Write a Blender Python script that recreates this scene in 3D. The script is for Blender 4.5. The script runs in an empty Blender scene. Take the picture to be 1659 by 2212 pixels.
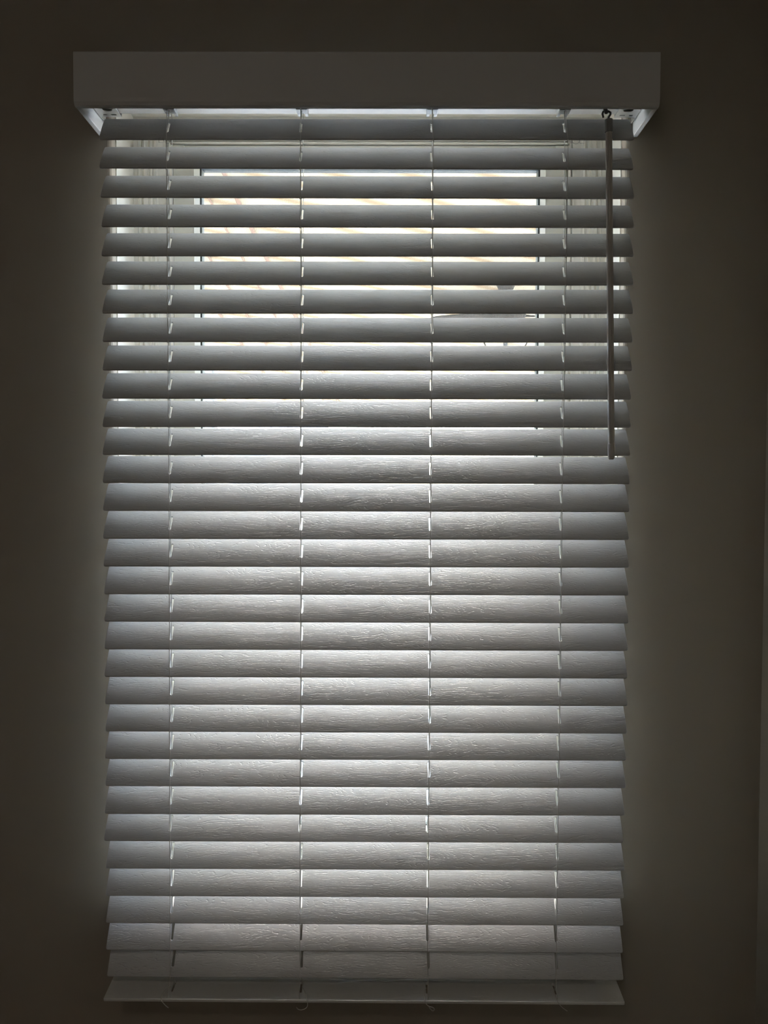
import bpy, bmesh, math, random
from mathutils import Vector, Matrix, Euler
random.seed(7)
S = bpy.context.scene
C = S.collection
ZO = 1.548            # height of the blind's reference line above the floor
PI = math.pi

# ------------------------------------------------------------------ camera
cd = bpy.data.cameras.new('camera'); cam = bpy.data.objects.new('camera', cd); C.objects.link(cam)
S.camera = cam
cd.sensor_fit = 'VERTICAL'; cd.sensor_height = 24.0; cd.lens = 24.0 * 1671.0 / 2212.0
cd.clip_start = 0.02; cd.clip_end = 300
PITCH, YAW, ROLL = -0.03231, 0.00366, 0.00309
fw = Vector((-math.sin(YAW) * 1.0, math.cos(YAW), 0))
# camera frame: x right, y outward, z up, then pitch about x, yaw about z, roll about the view axis
M = Matrix.Rotation(YAW, 3, 'Z') @ Matrix.Rotation(PITCH, 3, 'X') @ Matrix.Rotation(PI / 2, 3, 'X') @ Matrix.Rotation(ROLL, 3, 'Z')
cam.matrix_world = Matrix.Translation((0.03255, -1.2263, ZO + 0.00217)) @ M.to_4x4()

# ------------------------------------------------------------------ colour management, sky, sun
S.view_settings.view_transform = 'Standard'; S.view_settings.look = 'None'
S.view_settings.gamma = 1.0; S.view_settings.use_curve_mapping = False
S.view_settings.exposure = 0.0
w = bpy.data.worlds.new('sky'); S.world = w; w.use_nodes = True
nt = w.node_tree; nt.nodes.clear()
sky = nt.nodes.new('ShaderNodeTexSky'); sky.sky_type = 'NISHITA'; sky.sun_disc = False
sky.sun_elevation = math.radians(75); sky.sun_rotation = math.radians(0); sky.altitude = 100; sky.dust_density = 2.5
bgn = nt.nodes.new('ShaderNodeBackground'); bgn.inputs['Strength'].default_value = 10.0
on = nt.nodes.new('ShaderNodeOutputWorld')
tint = nt.nodes.new('ShaderNodeVectorMath'); tint.operation = 'MULTIPLY'; tint.inputs[1].default_value = (1.02, 0.985, 0.975)   # thin high haze
nt.links.new(sky.outputs[0], tint.inputs[0]); nt.links.new(tint.outputs[0], bgn.inputs[0]); nt.links.new(bgn.outputs[0], on.inputs[0])
sl = bpy.data.lights.new('sun', 'SUN'); sl.energy = 7.0; sl.angle = math.radians(25); sl.color = (0.88, 0.95, 1.0)
sun = bpy.data.objects.new('sun', sl); C.objects.link(sun)
sun.rotation_euler = Vector((-0.03, -0.158, -0.987)).to_track_quat('-Z', 'Y').to_euler()   # high noon sun through thin cloud, in front of the window

# two unseen fill lights, added behind the camera to brighten the dim room
dl = bpy.data.lights.new('rear_room_fill', 'AREA'); dl.shape = 'RECTANGLE'; dl.size = 1.1; dl.size_y = 0.8; dl.energy = 1.7; dl.color = (1.0, 0.94, 0.86)
do = bpy.data.objects.new('rear_room_fill', dl); C.objects.link(do); do.location = (-1.0, -3.36, 1.8); do.rotation_euler = (PI / 2, 0, 0)
cl = bpy.data.lights.new('overhead_fill', 'AREA'); cl.shape = 'DISK'; cl.size = 0.30; cl.energy = 2.2; cl.color = (1.0, 0.90, 0.76)
co = bpy.data.objects.new('overhead_fill', cl); C.objects.link(co); co.location = (-0.5, -2.0, 2.60)

# ------------------------------------------------------------------ materials
def mat(name, col, rough=0.5, metal=0.0, noise=0.0, nscale=30.0, bump=0.0, bscale=200.0, spec=0.5):
    m = bpy.data.materials.new(name); m.use_nodes = True; t = m.node_tree
    b = t.nodes['Principled BSDF']
    b.inputs['Base Color'].default_value = (*col, 1); b.inputs['Roughness'].default_value = rough
    b.inputs['Metallic'].default_value = metal; b.inputs['Specular IOR Level'].default_value = spec
    tc = t.nodes.new('ShaderNodeTexCoord')
    if noise > 0:
        n = t.nodes.new('ShaderNodeTexNoise'); n.inputs['Scale'].default_value = nscale; n.inputs['Detail'].default_value = 4
        r = t.nodes.new('ShaderNodeMapRange'); r.inputs['To Min'].default_value = 1 - noise; r.inputs['To Max'].default_value = 1 + noise
        mx = t.nodes.new('ShaderNodeVectorMath'); mx.operation = 'SCALE'; mx.inputs[0].default_value = col
        t.links.new(tc.outputs['Object'], n.inputs['Vector']); t.links.new(n.outputs['Fac'], r.inputs['Value'])
        t.links.new(r.outputs[0], mx.inputs['Scale']); t.links.new(mx.outputs[0], b.inputs['Base Color'])
    if bump > 0:
        n = t.nodes.new('ShaderNodeTexNoise'); n.inputs['Scale'].default_value = bscale; n.inputs['Detail'].default_value = 3
        u = t.nodes.new('ShaderNodeBump'); u.inputs['Strength'].default_value = bump; u.inputs['Distance'].default_value = 0.001
        t.links.new(tc.outputs['Object'], n.inputs['Vector']); t.links.new(n.outputs['Fac'], u.inputs['Height'])
        t.links.new(u.outputs[0], b.inputs['Normal'])
    return m

def grain_mat(name, col, strength):
    """white vinyl embossed with broken, looping wood grain grooves that run along x"""
    m = bpy.data.materials.new(name); m.use_nodes = True; t = m.node_tree; N = t.nodes.new; L = t.links.new
    b = t.nodes['Principled BSDF']; b.inputs['Base Color'].default_value = (*col, 1); b.inputs['Roughness'].default_value = 0.42
    tc = N('ShaderNodeTexCoord'); oi = N('ShaderNodeObjectInfo')
    off = N('ShaderNodeVectorMath'); off.operation = 'SCALE'; off.inputs[0].default_value = (0.45, 0.012, 0.5)
    L(oi.outputs['Random'], off.inputs['Scale'])
    ad = N('ShaderNodeVectorMath'); ad.operation = 'ADD'; L(tc.outputs['Object'], ad.inputs[0]); L(off.outputs[0], ad.inputs[1])
    def noise(sx, sy, det, rough=0.5):
        mp = N('ShaderNodeVectorMath'); mp.operation = 'MULTIPLY'; mp.inputs[1].default_value = (sx, sy, 1.0); L(ad.outputs[0], mp.inputs[0])
        n = N('ShaderNodeTexNoise'); n.inputs['Scale'].default_value = 1.0; n.inputs['Detail'].default_value = det
        n.inputs['Roughness'].default_value = rough; L(mp.outputs[0], n.inputs['Vector']); return n.outputs['Fac']
    def mth(op, a, c=None, d=None):
        n = N('ShaderNodeMath'); n.operation = op
        for i, v in enumerate((a, c, d)):
            if v is None: continue
            if isinstance(v, (int, float)): n.inputs[i].default_value = v
            else: L(v, n.inputs[i])
        return n.outputs[0]
    base = noise(5.5, 50.0, 1.0)
    wig = noise(95.0, 330.0, 2.0)
    g = mth('ADD', mth('MULTIPLY', base, 27.0), mth('MULTIPLY', wig, 1.3))
    fr = mth('FRACT', g)
    tri = mth('ABSOLUTE', mth('SUBTRACT', fr, 0.5))                 # 0 in the middle of a groove
    gro = N('ShaderNodeMapRange'); gro.interpolation_type = 'SMOOTHSTEP'
    gro.inputs['From Min'].default_value = 0.0; gro.inputs['From Max'].default_value = 0.2
    gro.inputs['To Min'].default_value = 1.0; gro.inputs['To Max'].default_value = 0.0
    L(tri, gro.inputs['Value'])
    br = N('ShaderNodeMapRange'); br.inputs['From Min'].default_value = 0.45; br.inputs['From Max'].default_value = 0.60
    L(noise(60.0, 480.0, 2.0), br.inputs['Value'])
    h = mth('MULTIPLY', mth('MULTIPLY', gro.outputs[0], br.outputs[0]), -1.0)
    u = N('ShaderNodeBump'); u.inputs['Strength'].default_value = strength; u.inputs['Distance'].default_value = 0.00035
    L(h, u.inputs['Height']); L(u.outputs[0], b.inputs['Normal'])
    return m

def clear_mat(name, tint, refl):
    """thin clear sheet: see-through with a faint reflection"""
    m = bpy.data.materials.new(name); m.use_nodes = True; t = m.node_tree; t.nodes.clear(); N = t.nodes.new; L = t.links.new
    tr = N('ShaderNodeBsdfTransparent'); tr.inputs[0].default_value = (*tint, 1)
    gl = N('ShaderNodeBsdfGlossy'); gl.inputs['Roughness'].default_value = 0.02
    lw = N('ShaderNodeLayerWeight'); lw.inputs['Blend'].default_value = 0.5      # facing: 0 head-on, 1 edge-on
    pw = N('ShaderNodeMath'); pw.operation = 'POWER'; pw.inputs[1].default_value = 5.0; L(lw.outputs['Facing'], pw.inputs[0])
    mu = N('ShaderNodeMath'); mu.operation = 'MULTIPLY_ADD'; mu.inputs[1].default_value = 0.6; mu.inputs[2].default_value = 0.035 * refl; L(pw.outputs[0], mu.inputs[0])
    mx = N('ShaderNodeMixShader'); L(mu.outputs[0], mx.inputs[0]); L(tr.outputs[0], mx.inputs[1]); L(gl.outputs[0], mx.inputs[2])
    o = N('ShaderNodeOutputMaterial'); L(mx.outputs[0], o.inputs[0]); return m

def cover_mat():
    """cream translucent patio roofing sheet with brown streaks"""
    m = bpy.data.materials.new('cream_roof_sheet'); m.use_nodes = True; t = m.node_tree; t.nodes.clear(); N = t.nodes.new; L = t.links.new
    tc = N('ShaderNodeTexCoord'); mp = N('ShaderNodeMapping'); mp.inputs['Rotation'].default_value = (0, 0, math.radians(-24))
    L(tc.outputs['Object'], mp.inputs[0])
    wv = N('ShaderNodeTexWave'); wv.bands_direction = 'Y'; wv.inputs['Scale'].default_value = 2.1; wv.inputs['Distortion'].default_value = 2.2
    wv.inputs['Detail'].default_value = 2; wv.inputs['Detail Scale'].default_value = 0.8
    L(mp.outputs[0], wv.inputs['Vector'])
    cr = N('ShaderNodeValToRGB'); e = cr.color_ramp.elements
    e[0].position = 0.0; e[0].color = (0.27, 0.195, 0.115, 1); e[1].position = 0.30; e[1].color = (0.41, 0.35, 0.245, 1)
    L(wv.outputs['Fac'], cr.inputs[0])
    d = N('ShaderNodeBsdfDiffuse'); tl = N('ShaderNodeBsdfTranslucent'); mx = N('ShaderNodeMixShader'); mx.inputs[0].default_value = 0.04
    L(cr.outputs[0], d.inputs[0]); L(cr.outputs[0], tl.inputs[0]); L(d.outputs[0], mx.inputs[1]); L(tl.outputs[0], mx.inputs[2])
    o = N('ShaderNodeOutputMaterial'); L(mx.outputs[0], o.inputs[0]); return m

WALL = mat('beige_wall_paint', (0.42, 0.375, 0.305), 0.85, noise=0.03, nscale=6, bump=0.12, bscale=260)
RIGHTWALL = WALL
CEIL = mat('white_ceiling_paint', (0.80, 0.78, 0.73), 0.9, noise=0.02)
FLOOR = mat('brown_carpet', (0.20, 0.16, 0.12), 0.95, noise=0.2, nscale=90, bump=0.5, bscale=400)
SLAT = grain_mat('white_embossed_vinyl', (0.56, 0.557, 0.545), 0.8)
RAIL = grain_mat('white_rail_vinyl', (0.90, 0.895, 0.87), 0.6)  # same vinyl as the slats, coloured paler to make up for missing light
VAL = mat('white_satin_vinyl', (0.76, 0.755, 0.74), 0.45, noise=0.01, nscale=12)
STEEL = mat('white_enamelled_steel', (0.46, 0.45, 0.42), 0.5, noise=0.01)
BRKT = mat('zinc_bracket', (0.50, 0.50, 0.48), 0.35, 0.6, noise=0.05, nscale=60)
DARKM = mat('dark_metal_hook', (0.12, 0.12, 0.115), 0.4, 0.7, noise=0.05, nscale=80)
PLAST = mat('white_window_vinyl', (0.93, 0.895, 0.80), 0.35, noise=0.012, nscale=8)
SASHM = mat('almond_sash_vinyl', (0.80, 0.775, 0.67), 0.4, noise=0.012, nscale=8)
GASK = mat('black_rubber_gasket', (0.05, 0.065, 0.06), 0.6, noise=0.05)
CORD = mat('white_braided_cord', (0.74, 0.72, 0.68), 0.8, noise=0.12, nscale=1400)
WAND = mat('white_wand_plastic', (0.62, 0.58, 0.53), 0.35, noise=0.03, nscale=40)
SLEEVE = mat('grey_wand_sleeve', (0.30, 0.30, 0.29), 0.4, noise=0.03, nscale=40)
GUIDE = mat('smoky_grommet_plastic', (0.30, 0.295, 0.28), 0.25, noise=0.05, nscale=60)
GLASS = clear_mat('window_glass', (0.95, 0.97, 0.96), 1.0)
CLEAR = clear_mat('clear_plastic', (0.93, 0.93, 0.93), 3.0)
MESH = mat('grey_screen_mesh', (0.30, 0.27, 0.22), 0.6, noise=0.02)
COVER = cover_mat()
BATTEN = mat('brown_stained_batten', (0.16, 0.085, 0.05), 0.7, noise=0.15, nscale=20)
POST = mat('grey_painted_post', (0.24, 0.25, 0.26), 0.6, noise=0.06, nscale=15)
BEAM = mat('cream_painted_timber', (0.72, 0.64, 0.50), 0.6, noise=0.05, nscale=10)
FANM = mat('dark_bronze_fan', (0.016, 0.015, 0.014), 0.85, 0.0, noise=0.1, nscale=30, spec=0.1)
BOWL = clear_mat('clear_bowl_glass', (0.85, 0.87, 0.84), 2.0)
CONC = mat('pale_concrete', (0.36, 0.34, 0.30), 0.9, noise=0.1, nscale=3, bump=0.2, bscale=60)
LAWN = mat('dry_gravel_yard', (0.34, 0.31, 0.25), 0.95, noise=0.18, nscale=12)
SIDING = mat('tan_siding', (0.62, 0.55, 0.43), 0.8, noise=0.05, nscale=6)
ROOFM = mat('grey_shingles', (0.20, 0.20, 0.21), 0.9, noise=0.2, nscale=18)
STUCCO = mat('exterior_stucco', (0.60, 0.55, 0.46), 0.9, noise=0.05, nscale=10, bump=0.3, bscale=80)
DGLASS = mat('dark_far_pane', (0.08, 0.09, 0.10), 0.15, noise=0.05)

# ------------------------------------------------------------------ helpers
def link(name, me, m=None, parent=None, kind=None, label=None):
    o = bpy.data.objects.new(name, me); C.objects.link(o)
    if m is not None and me is not None: me.materials.append(m)
    if parent is not None: o.parent = parent
    if kind: o['kind'] = kind
    if label: o['label'] = label
    return o

def bm_obj(name, bm, m, parent=None, kind=None, label=None, smooth=False):
    bmesh.ops.recalc_face_normals(bm, faces=bm.faces)
    me = bpy.data.meshes.new(name); bm.to_mesh(me); bm.free()
    if smooth:
        for p in me.polygons: p.use_smooth = True
    return link(name, me, m, parent, kind, label)

def box(bm, x0, x1, y0, y1, z0, z1, bev=0.0):
    r = bmesh.ops.create_cube(bm, size=1.0); vs = r['verts']
    for v in vs:
        v.co = Vector(((x0 + x1) / 2 + v.co.x * (x1 - x0), (y0 + y1) / 2 + v.co.y * (y1 - y0), (z0 + z1) / 2 + v.co.z * (z1 - z0)))
    if bev > 0:
        es = list({e for v in vs for e in v.link_edges})
        bmesh.ops.bevel(bm, geom=es, offset=bev, segments=2, profile=0.5, affect='EDGES')

def tube(bm, pts, r, n=8, caps=True):
    """round tube through pts; r a number or a list"""
    pts = [Vector(p) for p in pts]; rs = r if isinstance(r, (list, tuple)) else [r] * len(pts)
    rings = []
    up = None
    for i, p in enumerate(pts):
        a = pts[max(i - 1, 0)]; b = pts[min(i + 1, len(pts) - 1)]
        t = (b - a).normalized()
        if up is None: up = Vector((0, 1, 0)) if abs(t.y) < 0.9 else Vector((1, 0, 0))
        s = t.cross(up).normalized(); up = s.cross(t).normalized()
        rings.append([bm.verts.new(p + (s * math.cos(2 * PI * k / n) + up * math.sin(2 * PI * k / n)) * rs[i]) for k in range(n)])
    for a, b in zip(rings, rings[1:]):
        for k in range(n): bm.faces.new((a[k], a[(k + 1) % n], b[(k + 1) % n], b[k]))
    if caps: bm.faces.new(rings[0]); bm.faces.new(list(reversed(rings[-1])))

def lathe(bm, prof, cx, cy, n=24):
    """prof: (radius, z) pairs around the vertical axis"""
    rings = [[bm.verts.new((cx + r * math.cos(2 * PI * k / n), cy + r * math.sin(2 * PI * k / n), z)) for k in range(n)] for r, z in prof]
    for a, b in zip(rings, rings[1:]):
        for k in range(n): bm.faces.new((a[k], a[(k + 1) % n], b[(k + 1) % n], b[k]))
    bm.faces.new(rings[0]); bm.faces.new(list(reversed(rings[-1])))

def plate(name, outline, holes, thick, bev, m, parent=None):
    """flat plate in its local xy plane with holes through it, edges rounded by bev"""
    cu = bpy.data.curves.new(name, 'CURVE'); cu.dimensions = '2D'; cu.fill_mode = 'BOTH'
    for ring in [outline] + holes:
        sp = cu.splines.new('POLY'); sp.points.add(len(ring) - 1); sp.use_cyclic_u = True
        for q, (x, y) in zip(sp.points, ring): q.co = (x, y, 0, 1)
    cu.extrude = thick / 2 - bev; cu.bevel_depth = bev; cu.bevel_resolution = 2; cu.offset = -bev
    o = bpy.data.objects.new(name + '_outline', cu); C.objects.link(o)
    bpy.context.view_layer.update()
    me = bpy.data.meshes.new_from_object(o.evaluated_get(bpy.context.evaluated_depsgraph_get()))
    bpy.data.objects.remove(o); bpy.data.curves.remove(cu)
    me.name = name; me.materials.clear()
    return link(name, me, m, parent)

def frame_sweep(bm, prof, X, zb, zt):
    """closed profile of (inset, y) pairs swept round the window rectangle with mitred corners"""
    rings = []
    for (sx, top) in ((-1, 0), (1, 0), (1, 1), (-1, 1)):
        ring = []
        for i, y in prof:
            ring.append(bm.verts.new((sx * (X - i), y, (zt - i * 0.68) if top else (zb + i * 0.68))))
        rings.append(ring)
    n = len(prof)
    for a in range(4):
        A = rings[a]; B = rings[(a + 1) % 4]
        for k in range(n): bm.faces.new((A[k], A[(k + 1) % n], B[(k + 1) % n], B[k]))

def tag(o, label, cat, group=None):
    o['label'] = label; o['category'] = cat
    if group: o['group'] = group
    return o
def empty(name, loc):
    o = bpy.data.objects.new(name, None); C.objects.link(o); o.location = loc; o.empty_display_size = 0.1; return o

# ------------------------------------------------------------------ the room
WX, OT, OB = 0.42, ZO + 0.655, ZO - 0.701          # half width, top and bottom of the window opening
YW, YO = 0.055, 0.245                              # inner and outer face of the window wall
XL, XR, YB, HC = -2.7, 0.658, -3.4, 2.62
bm = bmesh.new()
# one wall with a rectangular hole, returns included
def ring(y): return [bm.verts.new(p) for p in ((XL - .1, y, 0), (XR + .1, y, 0), (XR + .1, y, HC), (XL - .1, y, HC))], \
                    [bm.verts.new(p) for p in ((-WX, y, OB), (WX, y, OB), (WX, y, OT), (-WX, y, OT))]
o1, i1 = ring(YW); o2, i2 = ring(YO)
for k in range(4):
    j = (k + 1) % 4
    bm.faces.new((o1[k], o1[j], i1[j], i1[k])); bm.faces.new((o2[j], o2[k], i2[k], i2[j]))
    bm.faces.new((i1[k], i1[j], i2[j], i2[k])); bm.faces.new((o1[j], o1[k], o2[k], o2[j]))
es = [e for e in bm.edges if all(v in i1 for v in e.verts)]
bmesh.ops.bevel(bm, geom=es, offset=0.006, segments=3, profile=0.5, affect='EDGES')
wf = bm_obj('wall_front', bm, WALL, kind='structure')
def shell(name, m, *b):
    bm = bmesh.new(); box(bm, *b); return bm_obj(name, bm, m, kind='structure')
shell('wall_right', WALL, XR, XR + 0.1, YB, YW, 0, HC)
shell('wall_left', WALL, XL - 0.1, XL, YB, YW, 0, HC)
shell('wall_back', WALL, XL - 0.1, XR + 0.1, YB - 0.1, YB, 0, HC)
shell('floor', FLOOR, XL - 0.1, XR + 0.1, YB - 0.1, YO, -0.1, 0)
shell('ceiling', CEIL, XL - 0.1, XR + 0.1, YB - 0.1, YO, HC, HC + 0.1)

# ------------------------------------------------------------------ the window
win = bpy.data.objects.new('window_1', None); C.objects.link(win); win.location = (0, 0.2, OB); win['kind'] = 'structure'
def wpart(name, bm, m, smooth=False, **k):
    for v in bm.verts: v.co -= Vector(win.location)
    return bm_obj(name, bm, m, win, smooth=smooth, **k)
F = WX + 0.001
# outer frame: stepped and fluted face towards the room
fl = [(0.0, 0.235), (0.0, 0.075), (0.0028, 0.075), (0.0032, 0.160), (0.0105, 0.160), (0.012, 0.157), (0.014, 0.157), (0.015, 0.162)]
for k in range(13):                                   # two soft ridges
    a = k / 12.0
    fl.append((0.016 + 0.023 * a, 0.166 - 0.0055 * (0.5 - 0.5 * math.cos(2 * PI * (a * 2)))))
fl += [(0.0405, 0.160), (0.044, 0.160), (0.046, 0.164), (0.058, 0.166), (0.059, 0.161), (0.0615, 0.161), (0.0625, 0.168), (0.0645, 0.168), (0.065, 0.162), (0.067, 0.162), (0.068, 0.176), (0.068, 0.235)]
bm = bmesh.new(); frame_sweep(bm, fl, F, OB - .001, OT + .001); wpart('window_frame', bm, PLAST)
# sash with a bevelled glazing bead
sa = [(0.0682, 0.225), (0.0682, 0.178), (0.070, 0.175), (0.105, 0.175), (0.1055, 0.173), (0.107, 0.173), (0.1145, 0.183), (0.1145, 0.206), (0.100, 0.214), (0.090, 0.225)]
bm = bmesh.new(); frame_sweep(bm, sa, F, OB, OT); sash = wpart('sash', bm, SASHM, label='almond sash')
gk = [(0.1143, 0.2065), (0.1143, 0.186), (0.1175, 0.186), (0.1175, 0.2065)]
bm = bmesh.new(); frame_sweep(bm, gk, F, OB, OT); wpart('gasket', bm, GASK, label='dark rubber gasket')
GX = F - 0.117; GB = OB + 0.117 * 0.68; GT = OT - 0.117 * 0.68
bm = bmesh.new(); box(bm, -GX, GX, 0.207, 0.211, GB, GT); wpart('glass', bm, GLASS)
# woven screen mesh, every wire
bm = bmesh.new(); pitch = 0.00142; r = 0.00011
def wire(x0, x1, z0, z1, y):
    vs = [bm.verts.new(p) for p in ((x0, y - r, z0), (x1, y - r, z0), (x1, y - r, z1), (x0, y - r, z1), (x0, y + r, z0), (x1, y + r, z0), (x1, y + r, z1), (x0, y + r, z1))]
    for f in ((0, 1, 2, 3), (7, 6, 5, 4), (0, 4, 5, 1), (1, 5, 6, 2), (2, 6, 7, 3), (3, 7, 4, 0)): bm.faces.new([vs[i] for i in f])
x = -GX
while x < GX: wire(x - r, x + r, GB, GT, 0.196); x += pitch
z = GB
while z < GT: wire(-GX, GX, z - r, z + r, 0.1963); z += pitch
wpart('insect_screen', bm, MESH)
# lock rail with a small keeper at each end, along the head of the sash
bm = bmesh.new(); box(bm, -0.330, 0.330, 0.168, 0.1745, OT - 0.0520, OT - 0.0470, 0.001)
for s in (-1, 1): box(bm, s * 0.342 - 0.013, s * 0.342 + 0.013, 0.166, 0.1745, OT - 0.0575, OT - 0.0470, 0.0015)
wpart('head_stop', bm, PLAST)
bm = bmesh.new(); box(bm, -WX + .004, WX - .004, 0.0205, 0.159, OB + 0.0005, OB + 0.014, 0.003); wpart('window_sill', bm, PLAST)

bm = bmesh.new(); box(bm, -0.398, 0.398, 0.036, YW - 0.0002, OB - 0.115, OB - 0.0005, 0.003)
bm_obj('bounce_trim_1', bm, PLAST, kind='structure')          # unseen apron under the sill, added to catch light behind the slat holes

# ------------------------------------------------------------------ the blind
blind = empty('venetian_blind', (0, 0, ZO - 0.815))
tag(blind, 'white faux-wood venetian blind with four ladder cords covering the window', 'blind')
BL = Vector(blind.location)
def bpart(name, bm, m, parent=None, smooth=False, label=None):
    for v in bm.verts: v.co -= BL
    return bm_obj(name, bm, m, parent or blind, smooth=smooth, label=label)
# slats
SW, SLN, TH = 0.050, 0.8266, 1.0162
CX = (-0.3095, -0.1022, 0.1015, 0.3080)
def rounded(cx, cy, hx, hy, r, n=5):
    out = []
    for sx, sy, a0 in ((1, 1, 0), (-1, 1, 90), (-1, -1, 180), (1, -1, 270)):
        for k in range(n + 1):
            a = math.radians(a0 + 90 * k / n); out.append((cx + sx * (hx - r) + r * math.cos(a), cy + sy * (hy - r) + r * math.sin(a)))
    return out
outline = rounded(0, 0, SLN / 2, SW / 2, 0.003, 3)
slots = [list(reversed(rounded(x, 0.0015, 0.0018, 0.0120, 0.0017, 4))) for x in CX]
slat0 = plate('slat', outline, slots, 0.0028, 0.0007, SLAT, blind)
# slats are slightly crowned: cut lengthwise, then bowed
bm = bmesh.new(); bm.from_mesh(slat0.data)
for k in range(-5, 6):
    bmesh.ops.bisect_plane(bm, geom=bm.verts[:] + bm.edges[:] + bm.faces[:], plane_co=(0, k * 0.0044, 0), plane_no=(0, 1, 0), dist=1e-6)
for v in bm.verts: v.co.z += 0.0017 * (1 - (v.co.y / 0.025) ** 2)
bm.to_mesh(slat0.data); bm.free()
for p in slat0.data.polygons: p.use_smooth = True
slat0.data.set_sharp_from_angle(angle=math.radians(28))
J = [(0.00181, -0.00054, -0.00105, -0.00074), (0.00153, 0.00252, -0.0013, 0.00131), (0.00089, 0.00187, 8e-05, 0.0009), (0.00024, 0.00264, 0.00091, 0.00014), (-0.00034, 0.00088, 0.00069, -0.00064), (-0.00047, -0.00266, 0.00094, -0.0006), (-0.00052, -0.00146, 0.00122, -0.0015), (-0.00077, -0.00228, 0.00115, -0.00104), (-0.00076, -0.00289, 0.00088, -0.00159), (-0.00094, -0.00498, -0.00026, -0.00079), (-0.00085, -0.00189, -0.00015, -0.00135), (-0.00071, -0.00179, -0.00027, -0.00078), (-0.00089, -0.00068, -0.00053, -0.00076), (-0.00055, -0.00102, -0.00024, -0.00076), (-0.00044, -0.0025, -0.0007, -0.00094), (-0.00012, -0.00224, -0.00022, -0.00088), (-1e-05, -0.00198, 0.00025, -0.0011), (0.00021, -0.00124, 0.00055, -8e-05), (0.00034, 0.00046, 9e-05, -0.0005), (0.00053, -0.00025, -0.00018, -0.00062), (0.00068, -1e-05, 0.0003, -0.00066), (0.00099, -0.00072, 0.00041, 0.00019), (0.00128, 0.00141, -0.00061, -0.00101), (0.00146, -0.0, -0.00023, -0.00016), (0.00086, 0.00425, -0.00171, -0.00108), (0.00098, 2e-05, -0.00302, -0.00071), (0.00041, 0.00732, -0.00068, -0.00055), (-0.00015, 0.00866, -0.00102, 0.00021), (-0.00045, 0.01074, -0.00129, 0.00018), (-0.00066, 0.00991, -0.00152, 0.00124), (-0.00059, -0.0, 0.0, 0.00164)]
SZ = []
for n in range(31):
    dz, dth, dx, ro = J[n]
    o = slat0
    if n: o = slat0.copy(); C.objects.link(o); o.parent = blind
    zc = ZO + 0.55783 - 0.044 * n + dz
    SZ.append((zc, TH + dth, dx))
    o.location = Vector((dx, 0, zc)) - BL
    o.matrix_parent_inverse = Matrix.Identity(4)
    o.rotation_euler = (Matrix.Rotation(ro, 3, 'Y') @ Matrix.Rotation(TH + dth, 3, 'X')).to_euler()
# bottom rail, nearly level
RZ = ZO - 0.8145
rail = plate('bottom_rail', rounded(0, 0, SLN / 2 + 0.0005, 0.0255, 0.002, 3), [list(reversed(rounded(x, 0.002, 0.0017, 0.0115, 0.0016, 4))) for x in CX], 0.0050, 0.001, RAIL, blind)
rail.location = Vector((-0.0015, 0.0, RZ + 0.0034)) - BL
rail.rotation_euler = (0.13, 0.0018, 0)
# headrail: a channel box with turned lips, open at the top
HZ = ZO + 0.5975
bm = bmesh.new(); box(bm, -0.424, 0.424, -0.0285, 0.0285, HZ, HZ + 0.0012)
for y in (-0.0285, 0.0273): box(bm, -0.424, 0.424, y, y + 0.0012, HZ + 0.0012, HZ + 0.044)
for y in (-0.0273, 0.0213): box(bm, -0.424, 0.424, y, y + 0.006, HZ + 0.0428, HZ + 0.044)
bpart('headrail', bm, STEEL)
# valance: front board with a lip, returns back to the wall
bm = bmesh.new()
prof = [(-0.0500, 0.578), (-0.0478, 0.5738), (-0.0450, 0.5725), (-0.0400, 0.5725), (-0.0395, 0.576), (-0.0415, 0.590), (-0.0415, 0.652), (-0.0490, 0.652), (-0.0505, 0.650), (-0.0505, 0.584)]
vs = [[bm.verts.new((s * 0.4385, y, ZO + z)) for y, z in prof] for s in (-1, 1)]
n = len(prof)
for k in range(n): bm.faces.new((vs[0][k], vs[0][(k + 1) % n], vs[1][(k + 1) % n], vs[1][k]))
bm.faces.new(vs[0]); bm.faces.new(list(reversed(vs[1])))
va = bpart('valance', bm, VAL)
for s in (-1, 1):
    bm = bmesh.new(); box(bm, min(s * 0.4385, s * 0.4305), max(s * 0.4385, s * 0.4305), -0.0395, 0.0545, ZO + 0.5725, ZO + 0.652, 0.0012)
    r = bpart('valance_return', bm, VAL); r.parent = va; va_off = None
# mounting brackets at the ends, slotted zinc plates under the headrail
for s in (-1, 1):
    cx, cy = s * 0.4105, 0.004
    holes = [list(reversed(rounded(cx - BL.x - s * 0.001, 0.008, 0.0075, 0.0045, 0.0044, 6))), list(reversed(rounded(cx - s * 0.006, 0.024, 0.0045, 0.0016, 0.0015, 4))), list(reversed(rounded(cx + s * 0.008, 0.024, 0.003, 0.0016, 0.0015, 4)))]
    pl = plate('mounting_bracket', rounded(cx, 0.003, 0.0165, 0.028, 0.002, 3), holes, 0.0014, 0.0003, BRKT, blind)
    pl.location = Vector((0, 0, HZ - 0.0035)) - BL
    bm = bmesh.new(); x0 = s * 0.4285
    box(bm, min(x0, x0 - s * 0.0015), max(x0, x0 - s * 0.0015), -0.026, 0.0525, HZ - 0.004, HZ + 0.046)
    box(bm, cx - 0.0165, cx + 0.0165, 0.0300, 0.0315, HZ - 0.004, HZ + 0.046)
    for v in bm.verts: v.co -= Vector((0, 0, HZ - 0.0035))
    w_ = bm_obj('bracket_wall', bm, BRKT, pl)
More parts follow.
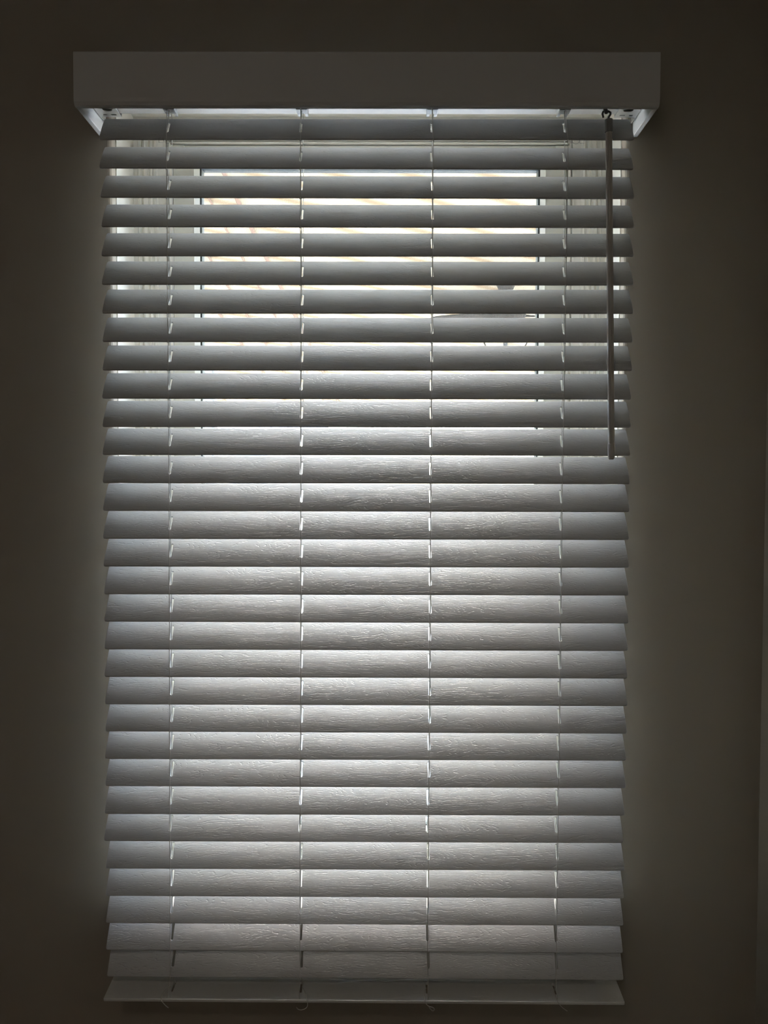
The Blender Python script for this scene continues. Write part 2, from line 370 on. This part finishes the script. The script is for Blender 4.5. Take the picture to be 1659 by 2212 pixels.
# grommets where the cords leave the headrail
for x in CX:
    bm = bmesh.new()
    box(bm, x - 0.0090, x + 0.0090, -0.004, 0.012, HZ - 0.0085, HZ - 0.0002, 0.001)
    box(bm, x - 0.0085, x - 0.0035, 0.0125, 0.022, HZ - 0.0080, HZ - 0.0002, 0.0008)
    box(bm, x + 0.0035, x + 0.0085, 0.0125, 0.022, HZ - 0.0080, HZ - 0.0002, 0.0008)
    bpart('cord_guide', bm, GUIDE)
# ladder cords (front and back string, rungs under each slat) and lift cords
def slat_pt(n, u, t):
    zc, th, dx = SZ[n]; return (u * math.cos(th) - t * math.sin(th), zc + u * math.sin(th) + t * math.cos(th))
LT = (-0.3101, -0.1026, 0.1021, 0.3100); LM = (-0.3091, -0.1021, 0.1013, 0.3074); LB = (-0.3119, -0.1039, 0.1002, 0.3055)
def cordx(k, z):
    z -= ZO
    if z > -0.03: t = (0.53 - z) / 0.56; return LT[k] + (LM[k] - LT[k]) * max(t, 0)
    t = (-0.03 - z) / 0.73; return LM[k] + (LB[k] - LM[k]) * t
rnd = random.Random(3)
for k in range(4):
    bm = bmesh.new()
    for sgn in (-1, 1):
        pts = [(CX[k] + sgn * 0.001, sgn * 0.006, HZ - 0.004)]
        for n in range(31):
            y, z = slat_pt(n, sgn * 0.0262, 0.0)
            pts.append((cordx(k, z) + rnd.uniform(-.0004, .0004) + 0.0012 * (sgn + 1) / 2, y * 1.02, z))
        pts.append((cordx(k, RZ) , sgn * 0.0262, RZ + 0.009)); pts.append((cordx(k, RZ), sgn * 0.021, RZ - 0.0005))
        tube(bm, pts, 0.00055, 6)
    for n in range(31):
        y0, z0 = slat_pt(n, -0.0262, 0.0); y1, z1 = slat_pt(n, 0.0262, 0.0)
        a = slat_pt(n, -0.0255, -0.0021); b = slat_pt(n, 0.0255, -0.0021)
        xx = cordx(k, z0)
        for d in (-0.0016, 0.0016):
            tube(bm, [(xx, y0, z0), (xx + d, a[0], a[1]), (xx + d, b[0], b[1]), (xx + 0.001, y1, z1)], 0.0004, 5)
    bpart('ladder_cord', bm, CORD, smooth=True)
    bm = bmesh.new()
    pts = [(CX[k], 0.002, HZ - 0.003)]
    for n in range(31):
        zc, th, dx = SZ[n]; s_ = 1 if k < 2 else -1
        pts.append((CX[k] + dx + s_ * (-0.0012), 0.001, zc))
    pts.append((CX[k], 0.004, RZ + 0.001))
    tube(bm, pts, 0.00065, 6)
    bpart('lift_cord', bm, CORD, smooth=True)
# knotted cord tails over the front of the bottom rail
tails = [[(-.0020, -.004, .0095), (-.0075, -.014, .0105), (-.0100, -.0250, .0100), (-.0102, -.0285, .0040), (-.0060, -.0290, -.0020), (-.0015, -.0290, -.0065), (.0010, -.0285, -.0085)],
         [(.0020, -.003, .0095), (.0060, -.012, .0105), (.0105, -.0240, .0100), (.0125, -.0285, .0040), (.0135, -.0290, -.0030), (.0110, -.0290, -.0080), (.0040, -.0285, -.0110), (-.0015, -.0285, -.0100), (-.0040, -.0280, -.0070)],
         [(-.0015, -.004, .0095), (-.0045, -.014, .0105), (-.0055, -.0245, .0100), (-.0045, -.0285, .0030), (.0000, -.0290, -.0030), (.0075, -.0290, -.0055), (.0100, -.0285, -.0090), (.0075, -.0285, -.0115), (.0035, -.0285, -.0080), (.0010, -.0285, -.0040)],
         [(-.0010, -.004, .0095), (-.0030, -.014, .0105), (-.0025, -.0245, .0100), (.0005, -.0285, .0030), (.0060, -.0285, -.0040), (.0110, -.0285, -.0080), (.0150, -.0280, -.0110)]]
for k in range(4):
    bm = bmesh.new()
    pts = [Vector((LB[k] + x, y, RZ + z)) for x, y, z in tails[k]]
    sm = []                                                          # smooth the polyline
    for i in range(len(pts) - 1):
        p0, p1, p2, p3 = pts[max(i - 1, 0)], pts[i], pts[i + 1], pts[min(i + 2, len(pts) - 1)]
        for j in range(5):
            t = j / 5.0
            sm.append(0.5 * ((2 * p1) + (p2 - p0) * t + (2 * p0 - 5 * p1 + 4 * p2 - p3) * t * t + (3 * p1 - p0 - 3 * p2 + p3) * t ** 3))
    sm.append(pts[-1]); tube(bm, sm, 0.0006, 6)
    bpart('cord_tail', bm, CORD, smooth=True, label='loose knotted tail of cord hanging over the rail')
# tilt wand: hook, sleeve, grooved rod with an end cap
wand = bpy.data.objects.new('tilt_wand', None); C.objects.link(wand); wand.parent = blind
wt = Vector((0.3640, -0.0450, ZO + 0.547)); wb = Vector((0.3745, -0.0440, ZO + 0.0448))
ax = (wb - wt).normalized()
bm = bmesh.new(); n = 24; rings = []
sx = ax.cross(Vector((0, 1, 0))).normalized(); sy = sx.cross(ax).normalized()
for (t, rr) in ((0.0, 0.0046), (0.004, 0.0048), (0.478, 0.0050), (0.4785, 0.0053), (0.496, 0.0054), (0.5005, 0.0045), (0.502, 0.0030)):
    rings.append([bm.verts.new(wt + ax * t + (sx * math.cos(2 * PI * k / n) + sy * math.sin(2 * PI * k / n)) * rr * (1.0 if (k % 4 or t > .478) else 0.86)) for k in range(n)])
for a, b in zip(rings, rings[1:]):
    for k in range(n): bm.faces.new((a[k], a[(k + 1) % n], b[(k + 1) % n], b[k]))
bm.faces.new(rings[0]); bm.faces.new(list(reversed(rings[-1])))
rod = bpart('wand_rod', bm, WAND); rod.parent = wand
bm = bmesh.new()
tube(bm, [wt - ax * 0.008, wt - ax * 0.0075, wt + ax * 0.011, wt + ax * 0.0115], [0.0045, 0.0058, 0.0060, 0.0048], 16)
bpart('wand_sleeve', bm, SLEEVE, label='grey plastic sleeve').parent = wand
bm = bmesh.new()
hk = [(0.3640, -0.045, 0.553), (0.3643, -0.042, 0.562), (0.3665, -0.038, 0.569), (0.3690, -0.035, 0.575), (0.3700, -0.0325, 0.5815), (0.3675, -0.0305, 0.5865), (0.3630, -0.030, 0.588), (0.3590, -0.0305, 0.5845), (0.3578, -0.032, 0.5785), (0.3582, -0.034, 0.572), (0.3585, -0.035, 0.569)]
tube(bm, [(x, y, ZO + 0.553 + (z - 0.553) * 0.62) for x, y, z in hk], 0.0016, 8)
bpart('wand_hook', bm, DARKM, smooth=True, label='dark wire hook').parent = wand
bm = bmesh.new(); tube(bm, [(0.3632, -0.0345, ZO + 0.5705), (0.3632, -0.0290, ZO + 0.5770), (0.3632, -0.020, ZO + 0.5965)], [0.0030, 0.0034, 0.0034], 12)
bpart('tilter_shaft', bm, DARKM, label='dark metal tilter shaft')
# small clear plastic clips near the outer ladders, below the top slat
for cxx in (-0.3065, 0.3205):
    bm = bmesh.new(); y = -0.0215; zc = ZO + 0.5335
    for s in (-1, 1):
        a = cxx + s * 0.0095
        sq = [(a - .0034, y, zc - .0036), (a + .0034, y, zc - .0036), (a + .0034, y, zc + .0036), (a - .0034, y, zc + .0036), (a - .0034, y, zc - .0036)]
        tube(bm, sq, 0.00045, 5)
    tube(bm, [(cxx - .0062, y, zc + .001), (cxx - .0040, y, zc - .0034), (cxx, y + .001, zc - .0042), (cxx + .0040, y, zc - .0034), (cxx + .0062, y, zc + .001)], 0.0007, 6)
    bpart('clear_clip', bm, CLEAR, smooth=True, label='small clear plastic clip')

# ------------------------------------------------------------------ outdoors
CAMY = -1.2263; CAMZ = ZO + 0.0022
shellg = bmesh.new(); box(shellg, -40, 40, YO, 60, -0.25, -0.12); bm_obj('ground', shellg, LAWN, kind='structure')
bm = bmesh.new(); box(bm, -5, 5, YO + 0.001, 7.6, -0.1195, -0.06); bm_obj('patio_slab', bm, CONC, kind='structure')
def hcov(y): d = y - CAMY; return CAMZ + 1.27 + 0.178 * (4.8 - d)
cov = empty('patio_cover', (0, 4.2, -0.06))
tag(cov, 'cream patio roof with thin brown battens seen through the upper glass', 'patio roof')
CV = Vector(cov.location)
bm = bmesh.new(); y0, y1 = 1.25, 6.9
vs = []
for dz in (0, 0.012):
    vs += [bm.verts.new(Vector(p) - CV) for p in ((-4.6, y0, hcov(y0) + dz), (2.6, y0, hcov(y0) + dz), (2.6, y1, hcov(y1) + dz), (-4.6, y1, hcov(y1) + dz))]
for f in ((0, 3, 2, 1), (4, 5, 6, 7), (0, 1, 5, 4), (1, 2, 6, 5), (2, 3, 7, 6), (3, 0, 4, 7)): bm.faces.new([vs[i] for i in f])
bm_obj('roof_sheet', bm, COVER, cov)
for xn, r_ in ((-0.83, .011), (-0.97, .006), (-1.16, .007), (-1.34, .010), (-1.9, .010), (1.9, .010)):
    bm = bmesh.new()
    pa = Vector((xn, y0, hcov(y0) - r_)); pb = Vector((xn + 0.46, y1, hcov(y1) - r_))
    tube(bm, [pa - CV, pb - CV], r_, 4); bm_obj('batten', bm, BATTEN, cov)
bm = bmesh.new(); box(bm, -4.6, 2.6, y1 - 0.07, y1, hcov(y1) - 0.03, hcov(y1) - 0.001)
for v in bm.verts: v.co -= CV
bm_obj('fascia_beam', bm, BEAM, cov)
for xx, yy in ((-1.445, 5.11), (-4.4, 6.7), (2.5, 6.7), (-4.4, 1.4), (2.5, 1.4)):
    bm = bmesh.new(); box(bm, xx - .062, xx + .062, yy - .062, yy + .062, -0.06, hcov(yy + .062) - 0.002, 0.004)
    box(bm, xx + .063, xx + .080, yy - .05, yy + .05, -0.06, hcov(yy + .05) - 0.002)
    for v in bm.verts: v.co -= CV
    bm_obj('post', bm, POST, cov)
# ceiling fan under the cover
fx, fy = 0.76, 3.574; ft = hcov(fy) - 0.004
fan = empty('ceiling_fan', (fx, fy, ft)); tag(fan, 'dark bronze ceiling fan with a glass bowl light hanging under the patio roof', 'ceiling fan')
def fpart(name, bm, m, **k):
    for v in bm.verts: v.co -= Vector((fx, fy, ft))
    return bm_obj(name, bm, m, fan, **k)
bm = bmesh.new(); lathe(bm, [(0.060, ft + .006), (0.062, ft - .015), (0.045, ft - .050), (0.022, ft - .066)], fx, fy); fpart('canopy', bm, FANM, smooth=True)
bm = bmesh.new(); tube(bm, [(fx, fy, ft - .06), (fx, fy, ft - .17)], 0.012, 10); fpart('downrod', bm, FANM)
bz = CAMZ + 1.063
bm = bmesh.new(); lathe(bm, [(0.03, bz + .045), (0.10, bz + .035), (0.125, bz + .005), (0.12, bz - .02), (0.07, bz - .045), (0.03, bz - .06)], fx, fy); fpart('motor_housing', bm, FANM, smooth=True)
for k in range(5):
    a = math.radians(12 + 72 * k); ca, sa_ = math.cos(a), math.sin(a); bm = bmesh.new(); vv = []
    for dz in (-.004, .004):
        for q, hw in ((0.11, .02), (0.17, .045), (0.30, .062), (0.40, .066), (0.47, .05), (0.49, .02)):
            for s in (-1, 1):
                vv.append(bm.verts.new((fx + ca * q - sa_ * s * hw, fy + sa_ * q + ca * s * hw, bz + dz + s * 0.012)))
    for i in range(5):
        for base in (0, 12): bm.faces.new([vv[base + 2 * i], vv[base + 2 * i + 1], vv[base + 2 * i + 3], vv[base + 2 * i + 2]])
        for s in (0, 1): bm.faces.new([vv[2 * i + s], vv[2 * i + 2 + s], vv[14 + 2 * i + s], vv[12 + 2 * i + s]])
    bm.faces.new([vv[0], vv[1], vv[13], vv[12]]); bm.faces.new([vv[10], vv[11], vv[23], vv[22]])
    fpart('blade', bm, FANM)
bm = bmesh.new(); lathe(bm, [(0.125, bz - .10), (0.135, bz - .14), (0.125, bz - .185), (0.085, bz - .22), (0.03, bz - .235)], fx, fy, 32); bw = fpart('glass_bowl', bm, BOWL, smooth=True)
bm = bmesh.new(); tube(bm, [(fx + .132 * math.cos(2 * PI * k / 32), fy + .132 * math.sin(2 * PI * k / 32), bz - .10) for k in range(33)], 0.004, 6); fpart('bowl_rim', bm, FANM)
for k in range(2):  # two dark wires added to draw the glass bowl's outline
    a = math.radians(180 * k); bm = bmesh.new()
    tube(bm, [(fx + (q + .005) * math.cos(a), fy + (q + .005) * math.sin(a), bz + dz) for q, dz in ((.128, -.10), (.137, -.14), (.130, -.167), (.116, -.193), (.088, -.222), (.03, -.240))], 0.0045, 6); fpart('bowl_outline', bm, FANM)
bm = bmesh.new(); tube(bm, [(fx, fy, bz - .05), (fx, fy, bz - .235), (fx, fy, bz - .255)], [0.013, 0.013, 0.004], 10); fpart('light_stem', bm, FANM)
# neighbour's house beyond the patio, at the left
hx0, hx1, hy0, hy1, hz = -8.2, -1.80, 13.0, 20.0, CAMZ + 1.02
hs = empty('neighbouring_house', (-5, 16.5, -0.12)); tag(hs, 'tan sided single storey house with grey shingle roof beyond the patio', 'house'); HV = Vector(hs.location)
def hpart(name, bm, m, parent=None):
    for v in bm.verts: v.co -= HV
    return bm_obj(name, bm, m, parent or hs)
bm = bmesh.new(); box(bm, hx0, hx1, hy0, hy1, -0.12, hz); hpart('house_wall', bm, SIDING)
bm = bmesh.new()
r = [bm.verts.new(p) for p in ((hx0 - .4, hy0 - .4, hz), (hx1 + .3, hy0 - .4, hz), (hx1 + .3, hy1 + .4, hz), (hx0 - .4, hy1 + .4, hz), (hx0 - .4, 16.5, hz + 1.4), (hx1 + .3, 16.5, hz + 1.4))]
for f in ((0, 1, 5, 4), (2, 3, 4, 5), (0, 4, 3), (1, 2, 5), (0, 3, 2, 1)): bm.faces.new([r[i] for i in f])
hpart('house_roof', bm, ROOFM)
for xw in (-2.5, -4.6, -6.6):
    bm = bmesh.new(); box(bm, xw - .42, xw + .42, hy0 - .05, hy0 - .001, 1.05, 2.3); fo = hpart('house_window', bm, BEAM)
    bm = bmesh.new(); box(bm, xw - .36, xw + .36, hy0 - .07, hy0 - .051, 1.11, 2.24); hpart('window_pane', bm, DGLASS, fo)
